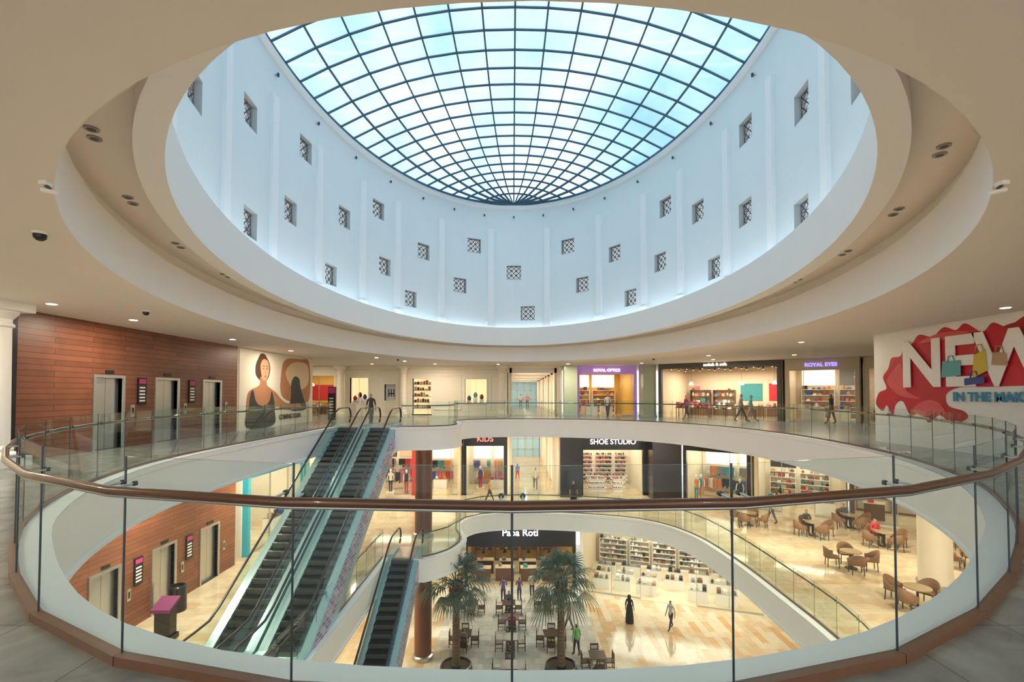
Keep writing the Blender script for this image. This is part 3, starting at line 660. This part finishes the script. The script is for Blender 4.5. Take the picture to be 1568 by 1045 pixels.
for x in (24.22,24.56): P2d(b,oval(x,2.98,.075,.028,12),.05,m_hr); P2d(b,[(x-.1,3.07),(x,3.10),(x+.1,3.08),(x+.1,3.11),(x,3.14),(x-.1,3.10)],.05,m_hr)
P2d(b,oval(24.4,2.6,.10,.035,12),.05,cm('poster_lips',(.45,.06,.05))); P2d(b,[(24.38,2.95),(24.46,2.75),(24.34,2.75)],.05,m_sk)
b.M=None; e=empty('fashion_poster'); b.build('printed_panel',e)
text('poster_caption','COMING SOON',.36,frame((-12.44,25.9,.35),(0,1)),m_hr,e,ext=.004,off=.01)
e=empty('promotional_billboard'); b=MB(); FR=frame((13.2,17.6,0),(0,-1)); b.M=FR
b.box(0.05,9.5,-.03,0,.0,CZ-.05,cm('billboard_white',(.88,.86,.84)))
m_red=cm('billboard_red',(.55,.012,.03),.4,var=.35,scale=1.0); m_red2=cm('billboard_pink',(.72,.10,.12),.4,var=.35,scale=1.2); m_red3=cm('billboard_deep_red',(.36,.008,.016),.4,var=.3)
def Y(p): return [(17.6-y,z) for y,z in p]
P2d(b,Y(S([(17.5,1.35),(17.35,1.75),(17.0,1.9),(17.15,2.3),(16.9,2.6),(16.75,2.95),(16.35,3.0),(16.2,3.45),(15.9,3.35),(15.6,3.62),(15.1,3.5),(14.7,3.74),(14.3,3.60),(14.0,3.76),(13.5,3.45),(13.2,3.66),(12.8,3.5),(12.3,3.72),(11.8,3.5),(11.2,3.7),(10.5,3.3),(10.1,2.8),(10.3,2.2),(10.9,1.88),(12.0,1.92),(13.3,1.90),(14.2,1.90),(14.65,1.7),(14.6,1.35),(14.1,1.2),(14.0,1.0),(14.5,.8),(14.9,1.05),(15.3,.8),(15.6,1.1),(16.0,1.0),(16.3,1.45),(16.6,1.35),(16.75,.95),(17.0,1.3),(17.2,1.1)])),.035,m_red)
P2d(b,Y(S([(16.95,2.1),(16.7,2.5),(16.35,2.75),(16.25,2.3),(16.1,1.8),(15.6,1.55),(16.4,1.65)])),.045,m_red2)
P2d(b,Y(S([(15.6,3.35),(14.8,3.58),(13.9,3.5),(14.4,3.38)])),.045,m_red2)
P2d(b,Y(S([(15.9,1.2),(15.4,1.5),(14.95,1.45),(14.7,1.15),(15.0,1.15),(15.4,.98)])),.045,m_red2)
P2d(b,Y(S([(12.9,3.5),(12.3,3.2),(12.0,2.5),(11.5,2.9),(11.6,3.5),(12.2,3.6)])),.045,m_red3)
for pts,c in (([(14.75,2.2),(14.1,2.25),(14.1,2.7),(14.7,2.7)],cm('billboard_aqua',(.12,.42,.46))),([(13.75,2.15),(13.3,2.35),(13.35,2.95),(13.7,2.8)],cm('billboard_yellow',(.65,.50,.06))),([(14.0,1.95),(13.4,2.0),(13.4,2.2),(14.0,2.15)],G[6]),([(13.2,2.5),(12.75,2.45),(12.8,2.8),(13.15,2.85)],G[5])):
    P2d(b,Y(pts),.105,c)
    cxm=sum(p[0] for p in pts)/4; zt=max(p[1] for p in pts)
    b.tube([(17.6-cxm-.12,-.105,zt-.05),(17.6-cxm-.07,-.11,zt+.14),(17.6-cxm+.07,-.11,zt+.14),(17.6-cxm+.12,-.105,zt-.05)],.016,c,6)
b.M=None; b.build('printed_panel',e)
text('billboard_title','NEW',2.05,frame((13.12,16.3,1.98),(0,-1)),cm('billboard_letter_white',(.92,.90,.88)),e,off=.06,ext=.01)
text('billboard_subtitle','IN THE MAKING',.36,frame((13.12,14.4,1.5),(0,-1)),cm('billboard_letter_blue',(.04,.28,.5)),e,off=.014,ext=.006)
# ------------------------------------------------------------ palms
def palm(x,y,z,seed):
    rnd=random.Random(seed); e=empty('potted_palm_tree',(x,y,z))
    b=MB(); b.rev(0,0,[(0,0),(.82,0),(.86,.1),(.8,.42),(.72,.45),(.70,.38),(0,.36)],M_black,28); b.build('planter',e)
    b=MB(); H=4.6; prof=[]
    for k in range(46):
        t=k/45; r=.20-.05*t+(.025 if k%2 else 0)+(.10*max(0,t-.8)/.2); prof.append((r,.36+t*(H-.36)))
    b.rev(0,0,prof,M_bark,14)
    for k in range(60):
        a=rnd.uniform(0,6.28); zz=H-rnd.uniform(0,1.0); r=.24
        b.tube([(r*math.cos(a),r*math.sin(a),zz),((r+.12)*math.cos(a),(r+.12)*math.sin(a),zz+.2)],.03,M_bark,4)
    b.build('trunk',e)
    b=MB(); N=36
    for k in range(N):
        a=k*2.39996+rnd.uniform(-.2,.2); el=math.radians(80-130*((k+.5)/N)**1.05); d=Vector((math.cos(a)*math.cos(el),math.sin(a)*math.cos(el),math.sin(el)))
        pl=rnd.uniform(.8,1.2); p0=Vector((0,0,H-.05)); p1=p0+d*pl*.6; p2=p0+d*pl+Vector((0,0,-.06))
        m=M_leaf if k<26 else M_leafd
        b.tube([p0,p1,p2],.016,m,4)
        side=d.cross(Vector((0,0,1)));
        if side.length<.1: side=Vector((1,0,0))
        side.normalize(); up=side.cross(d).normalized(); R=rnd.uniform(1.0,1.3)
        for q in range(14):
            an=math.radians(-75+150*q/13); dd=(d*math.cos(an)+side*math.sin(an)).normalized(); l=R*(1-.3*abs(math.sin(an)))
            wv=(side*math.cos(an)-d*math.sin(an))*.038
            g=Vector((0,0,-1)); q1=p2+dd*l*.5+up*.05; q2=p2+dd*l*.8+g*l*.12; q3=p2+dd*l*.98+g*l*(.30+.25*rnd.random())
            b.add([p2,q1-wv,q1+wv,q2-wv*.7,q2+wv*.7,q3],[(0,1,2),(1,3,4,2),(3,5,4)],m)
    b.build('fronds',e)
palm(-2.85,25.0,-12.5,1); palm(2.5,25.0,-12.5,2)
# ------------------------------------------------------------ furniture
M_dw=cm('dark_wood_furniture',(.06,.035,.02),.35); M_wk=cm('wicker_tan',(.22,.11,.05),.6,var=.4,scale=40,bump=.3); M_tt=cm('table_top_cream',(.38,.27,.15),.2)
def mk_chair(m):
    b=MB()
    for x in (-.2,.2):
        b.box(x-.02,x+.02,-.22,-.18,0,.44,m); b.box(x-.02,x+.02,.18,.22,0,.92,m)
    b.box(-.23,.23,-.24,.23,.43,.48,m); b.box(-.22,.22,.185,.215,.84,.92,m); b.box(-.22,.22,.185,.215,.58,.63,m)
    for k in range(5): x=-.15+k*.075; b.box(x-.014,x+.014,.19,.21,.6,.86,m)
    b.box(-.19,.19,-.21,-.19,.2,.23,m); b.box(-.21,-.19,-.2,.2,.2,.23,m); b.box(.19,.21,-.2,.2,.2,.23,m)
    return b
def mk_tub():
    b=MB()
    for x,y in ((-.22,-.2),(.22,-.2),(-.2,.2),(.2,.2)): b.tube([(x*1.1,y*1.1,0),(x,y,.42)],.02,M_dw,6)
    b.box(-.25,.25,-.25,.25,.40,.47,M_wk)
    N=18; vs=[];fs=[]
    for k in range(N+1):
        a=math.radians(-20+220*k/N); r=.29; h=.62+.26*math.sin(max(0,min(math.pi,a)))
        for rr in (r,r+.035): vs+= [(rr*math.cos(a),rr*math.sin(a),.42),(rr*math.cos(a)*1.08,rr*math.sin(a)*1.08,h)]
    for k in range(N):
        o=4*k; fs+=[(o,o+1,o+5,o+4),(o+2,o+6,o+7,o+3),(o+1,o+3,o+7,o+5)]
    b.add(vs,fs,M_wk,True); return b
def mk_table(r,sq,m1,m2):
    b=MB()
    if sq: b.box(-r,r,-r,r,.72,.76,m1)
    else: b.cyl(0,0,.72,.76,r,r,m1,28)
    b.rev(0,0,[(.04,.72),(.035,.06),(.24,.03),(.25,0)],m2,16); b.rev(0,0,[(.2,.72),(.05,.66)],m2,12); return b
first={}
def place(kind,name,loc,rot=0):
    if kind not in first:
        mb={'c':lambda:mk_chair(M_dw),'w':mk_tub,'t':lambda:mk_table(.42,True,M_dw,M_dw),'r':lambda:mk_table(.42,False,M_tt,M_dw)}[kind]()
        o=mb.build(name,loc=loc,rot=rot); first[kind]=o; return o
    return inst(first[kind],name,loc,rot)
def tset(x,y,z,tk,ck,nch=4,rot=0,sep=.62):
    place(tk,'cafe_table',(x,y,z),rot)
    for k in range(nch):
        a=rot+k*2*math.pi/nch; place(ck,'dining_chair' if ck=='c' else 'wicker_armchair',(x+sep*math.sin(a),y+sep*math.cos(a),z),-a)
T0=[(-2.7,27.6),(-.1,27.2),(2.2,27.6),(4.4,25.3),(-.15,24.4),(-.2,31.6),(2.3,32.2),(-2.6,31.6),(0,29.6)]
for x,y in T0: tset(x,y,-12.5,'t','c',4,random.uniform(-.1,.1) if x not in(-.2,0,2.3,-2.7) else 0)
T1=[(16.4,26.5),(15.0,21.6),(20.2,21.2),(18.8,24.6),(19.5,28.0),(14.6,17.6),(18.0,17.5),(22.8,24.5),(13.9,28.6),(22.5,19)]
for x,y in T1: tset(x,y,-6,'r','w',4,0 if (x,y) in ((16.4,26.5),(18.8,24.6),(19.5,28.0)) else random.uniform(0,1.5),.72)
b=MB(); b.box(-11.4,-10.9,29.9,30.1,0,.08,M_steel); b.box(-11.38,-10.92,29.93,30.07,.08,2.15,M_black); b.box(-11.36,-10.94,29.92,29.93,1.75,2.1,cm('sign_magenta',(.5,.03,.2)))
for k in range(6): b.box(-11.3,-11.05,29.92,29.93,.5+k*.18,.56+k*.18,M_white)
b.build('directory_totem')
b=MB(); b.box(-11.2,-10.6,15.2,15.6,-6,-5.85,M_black); b.box(-11.15,-10.65,15.25,15.55,-5.85,-5.0,M_black)
b.add([(-11.2,15.15,-5.1),(-10.6,15.15,-5.1),(-10.6,15.65,-4.85),(-11.2,15.65,-4.85),(-11.2,15.15,-5.0),(-10.6,15.15,-5.0),(-10.6,15.65,-4.75),(-11.2,15.65,-4.75)],[(0,3,2,1),(4,5,6,7),(0,1,5,4),(1,2,6,5),(2,3,7,6),(3,0,4,7)],cm('kiosk_purple',(.16,.02,.10)))
b.build('information_kiosk')
b=MB(); b.rev(-11.9,17.4,[(.0,-6),(.26,-6),(.28,-5.95),(.28,-5.15),(.24,-5.1),(.2,-5.1),(.19,-5.2),(0,-5.2)],M_black,24); b.build('litter_bin')
# ------------------------------------------------------------ people
def person(name,loc,face,shirt,pants,hair=(.03,.02,.015),skin=(.5,.3,.2),walk=.0,sit=False,long=False,h=1.72,arms=None):
    J=[];E=[];R=[];C=[]
    def j(p,r,par=None,cat='shirt'):
        J.append(Vector(p)); R.append(r)
        if par is not None: E.append((par,len(J)-1)); C.append(cat)
        return len(J)-1
    pz=.5 if sit else .93
    pel=j((0,0,pz),(.15,.11)); w=j((0,.0,pz+.17),(.13,.095),pel); ch=j((0,.0,pz+.36),(.155,.11),w); un=j((0,0,pz+.48),(.12,.09),ch)
    nk=j((0,.005,pz+.56),(.055,.055),un,'skin'); hd=j((0,.02,pz+.645),(.075,.088),nk,'skin'); h2=j((0,.015,pz+.72),(.078,.095),hd,'hair'); h3=j((0,.005,pz+.77),(.05,.06),h2,'hair')
    nose=j((0,.115,pz+.655),(.012,.014),hd,'skin')
    for s in (-1,1):
        sh=j((s*.175,0,pz+.475),(.06,.06),un)
        sw=(walk*s*.5)
        if sit: el=j((s*.24,.06,pz+.22),(.045,.045),sh); wr=j((s*.17,.30,pz+.24),(.03,.03),el,'skin')
        elif arms=='bent': el=j((s*.25,-.03,pz+.2),(.045,.045),sh); wr=j((s*.13,.22,pz+.26),(.03,.03),el,'skin')
        else: el=j((s*.23,.28*math.sin(sw)-.02,pz+.19),(.045,.045),sh); wr=j((s*.25,.50*math.sin(sw)+.04,pz-.05),(.03,.03),el,'skin')
        d=(J[wr]-J[el]).normalized(); pm=j(J[wr]+d*.06,(.032,.02),wr,'skin')
        ax=Vector((0,1,0)) if abs(d.z)>.6 else Vector((1,0,0)); inn=Vector((-s,0,0)) if abs(d.z)>.6 else Vector((0,0,-1))
        for q in range(4):
            o=ax*(.026*(q-1.5)*-1); L=(.07,.08,.085,.065)[q]
            f1=j(J[pm]+o+d*.035,(.009,.009),pm,'skin'); f2=j(J[pm]+o+d*(.035+L*.5)+inn*.008,(.008,.008),f1,'skin'); j(J[pm]+o*1.05+d*(.035+L*.9)+inn*.025,(.007,.007),f2,'skin')
        th=j(J[wr]+d*.03+ax*.04,(.010,.010),wr,'skin'); j(J[wr]+d*.075+ax*.055+inn*.015,(.008,.008),th,'skin')
        hp=j((s*.09,0,pz-.05),(.1,.1),pel,'pants')
        lw=-s*walk
        if sit:
            kn=j((s*.12,.42,pz-.01),(.065,.065),hp,'pants'); an=j((s*.12,.40,.09),(.042,.042),kn,'pants'); to=j((s*.13,.56,.035),(.035,.03),an,'shoe')
        else:
            kn=j((s*.1,.42*math.sin(lw)+.03*abs(walk),.49),(.066,.066),hp,'pants'); a2=lw-.35*max(0,-lw)
            yk=J[kn].y; an=j((s*.1,yk+.40*math.sin(a2),.085+.10*max(0,-lw)),(.043,.045),kn,'pants'); to=j((s*.11,J[an].y+.16,.035+.02*max(0,-lw)),(.038,.03),an,'shoe')
    me=bpy.data.meshes.new(name); me.from_pydata([tuple(p*(h/1.72)) for p in J],E,[]); o=bpy.data.objects.new(name,me); COL.objects.link(o)
    md=o.modifiers.new('s','SKIN'); me.skin_vertices[0].data[0].use_root=True
    for i,r in enumerate(R): me.skin_vertices[0].data[i].radius=(r[0]*h/1.72,r[1]*h/1.72)
    sb=o.modifiers.new('u','SUBSURF'); sb.levels=1; sb.render_levels=1
    bpy.context.view_layer.update(); dg=bpy.context.evaluated_depsgraph_get(); nm=bpy.data.meshes.new_from_object(o.evaluated_get(dg)); 
    bpy.data.objects.remove(o); bpy.data.meshes.remove(me)
    key=lambda c:'cloth_%02d%02d%02d'%tuple(int(x*99) for x in c)
    ms={'shirt':mat(key(shirt),shirt,.8),'pants':mat(key(pants),pants,.8),'skin':mat('skin_%d'%int(skin[0]*99),skin,.5),'hair':mat('hair_dark',hair,.6),'shoe':M_black}
    ks=list(ms); nm.materials.clear()
    for k in ks: nm.materials.append(ms[k])
    sc=h/1.72
    def dist(p,a,bb):
        ab=bb-a; t=max(0,min(1,(p-a).dot(ab)/max(1e-9,ab.length_squared))); return (p-a-ab*t).length
    segs=[(J[a]*sc,J[c]*sc,cat,(R[a][0]+R[c][0])*.5) for (a,c),cat in zip(E,C)]
    for p in nm.polygons:
        c=p.center; best=min(segs,key=lambda s:dist(c,s[0],s[1])-s[3]*.9); cat=best[2]
        if cat in('skin','hair') and c.z>(pz+.6)*sc: cat='hair' if (c.z>(pz+.735)*sc or c.y<-.02*sc) else 'skin'
        p.material_index=ks.index(cat); p.use_smooth=True
    o=bpy.data.objects.new(name,nm); COL.objects.link(o); o.location=loc; o.rotation_euler.z=face
    if long:
        b=MB(); b.rev(0,0,[(.26,.04),(.24,.4),(.20,.8),(.175,.98),(.16,1.1)],ms['shirt'],20); b.build('long_robe',o)
        b=MB(); b.rev(0,-.015,[(.13,1.38),(.09,1.46),(.10,1.52),(.115,1.62),(.09,1.72),(0,1.76)],ms['shirt'],16); r=b.build('head_scarf',o); r.location=(0,-.035,0)
    return o
pi=math.pi
person('man',(-7.95,27.3,0),pi,(.05,.05,.06),(.05,.05,.08),walk=.2)
person('man',(14.0,29.6,0),-1.9,(.25,.22,.2),(.08,.08,.1),walk=.45)
person('woman',(14.75,29.9,0),-1.9,(.08,.35,.45),(.35,.3,.25),walk=.4,h=1.65)
person('man',(1.9,60,0),pi,(.45,.2,.25),(.06,.06,.08),walk=.5)
person('woman',(1.1,62,0),0,(.6,.6,.62),(.1,.1,.12),walk=.3)
person('woman',(4.25,33.6,-6),pi,(.02,.02,.02),(.02,.02,.02),long=True)
person('child',(.5,44,-6),.3,(.1,.2,.6),(.6,.05,.1),walk=.3,h=1.4)
person('man',(3.5,26.6,-12.5),.4,(.15,.45,.12),(.04,.04,.05),walk=.15)
person('woman',(7.3,30.4,-12.5),-.6,(.02,.02,.02),(.02,.02,.02),long=True,walk=.2)
person('man',(-.6,33.4,-12.5),.2,(.15,.10,.25),(.05,.05,.07),arms='bent')
person('woman',(.5,33.6,-12.5),-.3,(.12,.08,.2),(.05,.05,.07),arms='bent',h=1.62)
person('man',(3.4,29.4,-12.5),1.2,(.35,.12,.1),(.05,.05,.07),walk=.3)
person('man',(9.6,29.6,-12.5),2.2,(.5,.5,.52),(.05,.05,.1),walk=.35)
person('man',(1.4,34.2,-12.5),0,(.6,.55,.5),(.06,.06,.07),arms='bent')
person('man',(-3.4,33.6,-12.5),1.0,(.3,.3,.35),(.05,.05,.07),walk=.3)
for (x,y,z,sx_,c) in ((-.2,31.6,-12.5,1,(.1,.1,.14)),(0,29.6,-12.5,-1,(.4,.05,.06)),(2.3,32.2,-12.5,1,(.15,.2,.3)),(-2.7,27.6,-12.5,-1,(.2,.2,.22))):
    person('man' if sx_>0 else 'woman',(x,y+.55*sx_,z),pi if sx_>0 else 0,c,(.05,.05,.07),sit=True)
person('woman',(16.4,27.15,-6),pi,(.05,.05,.06),(.05,.05,.07),sit=True)
person('man',(18.8,25.25,-6),pi,(.55,.04,.05),(.06,.06,.08),sit=True)
person('man',(19.5,28.65,-6),pi,(.1,.1,.12),(.06,.06,.08),sit=True)
person('man',(7.0,35.4,0),2.6,(.7,.7,.7),(.1,.1,.15),walk=.2)
person('woman',(15.4,28.9,-6),.8,(.6,.55,.5),(.08,.08,.1),walk=.3)
person('woman',(11.9,33.0,0),1.8,(.5,.1,.2),(.06,.06,.08),walk=.3,h=1.64)
person('man',(18.2,27.6,0),.6,(.1,.12,.2),(.2,.18,.15),walk=.2)
person('woman',(-1.6,34.6,-6),-1.5,(.6,.25,.05),(.06,.06,.08),walk=.4,h=1.63)
person('man',(1.9,39.5,-6),pi,(.7,.68,.62),(.2,.18,.14),walk=.4)
# ------------------------------------------------------------ world & camera
w=bpy.data.worlds.new('sky_with_warm_fill'); scene.world=w; w.use_nodes=True; nt=w.node_tree; bg=nt.nodes['Background']
tc=nt.nodes.new('ShaderNodeTexCoord'); no=nt.nodes.new('ShaderNodeTexNoise'); no.inputs['Scale'].default_value=3.2; no.inputs['Detail'].default_value=7
nt.links.new(tc.outputs['Generated'],no.inputs['Vector'])
cr=nt.nodes.new('ShaderNodeValToRGB'); cr.color_ramp.elements[0].position=.38; cr.color_ramp.elements[1].position=.60
cr.color_ramp.elements[0].color=(.30,.50,.72,1); cr.color_ramp.elements[1].color=(.76,.85,.89,1); nt.links.new(no.outputs['Fac'],cr.inputs['Fac'])
sx=nt.nodes.new('ShaderNodeSeparateXYZ'); nt.links.new(tc.outputs['Generated'],sx.inputs[0])
mr=nt.nodes.new('ShaderNodeMapRange'); mr.inputs['From Min'].default_value=-.05; mr.inputs['From Max'].default_value=.15; nt.links.new(sx.outputs['Z'],mr.inputs['Value'])
mx=nt.nodes.new('ShaderNodeMix'); mx.data_type='RGBA'; mx.inputs['A'].default_value=(.95,.78,.62,1)  # warm lower half added to the world as unseen fill for the ceilings
nt.links.new(mr.outputs['Result'],mx.inputs['Factor']); nt.links.new(cr.outputs['Color'],mx.inputs['B']); nt.links.new(mx.outputs['Result'],bg.inputs['Color'])
bg.inputs['Strength'].default_value=1.7
cam=bpy.data.cameras.new('camera'); co=bpy.data.objects.new('camera',cam); COL.objects.link(co); co.location=(0,0,1.7)
cam.lens=17.0; cam.sensor_width=36; co.rotation_euler=(math.radians(90+1.5),0,0); cam.shift_y=.0395; cam.clip_end=300; cam.clip_start=.05
scene.camera=co
scene.view_settings.view_transform='Standard'; scene.view_settings.look='None'; scene.view_settings.exposure=.5
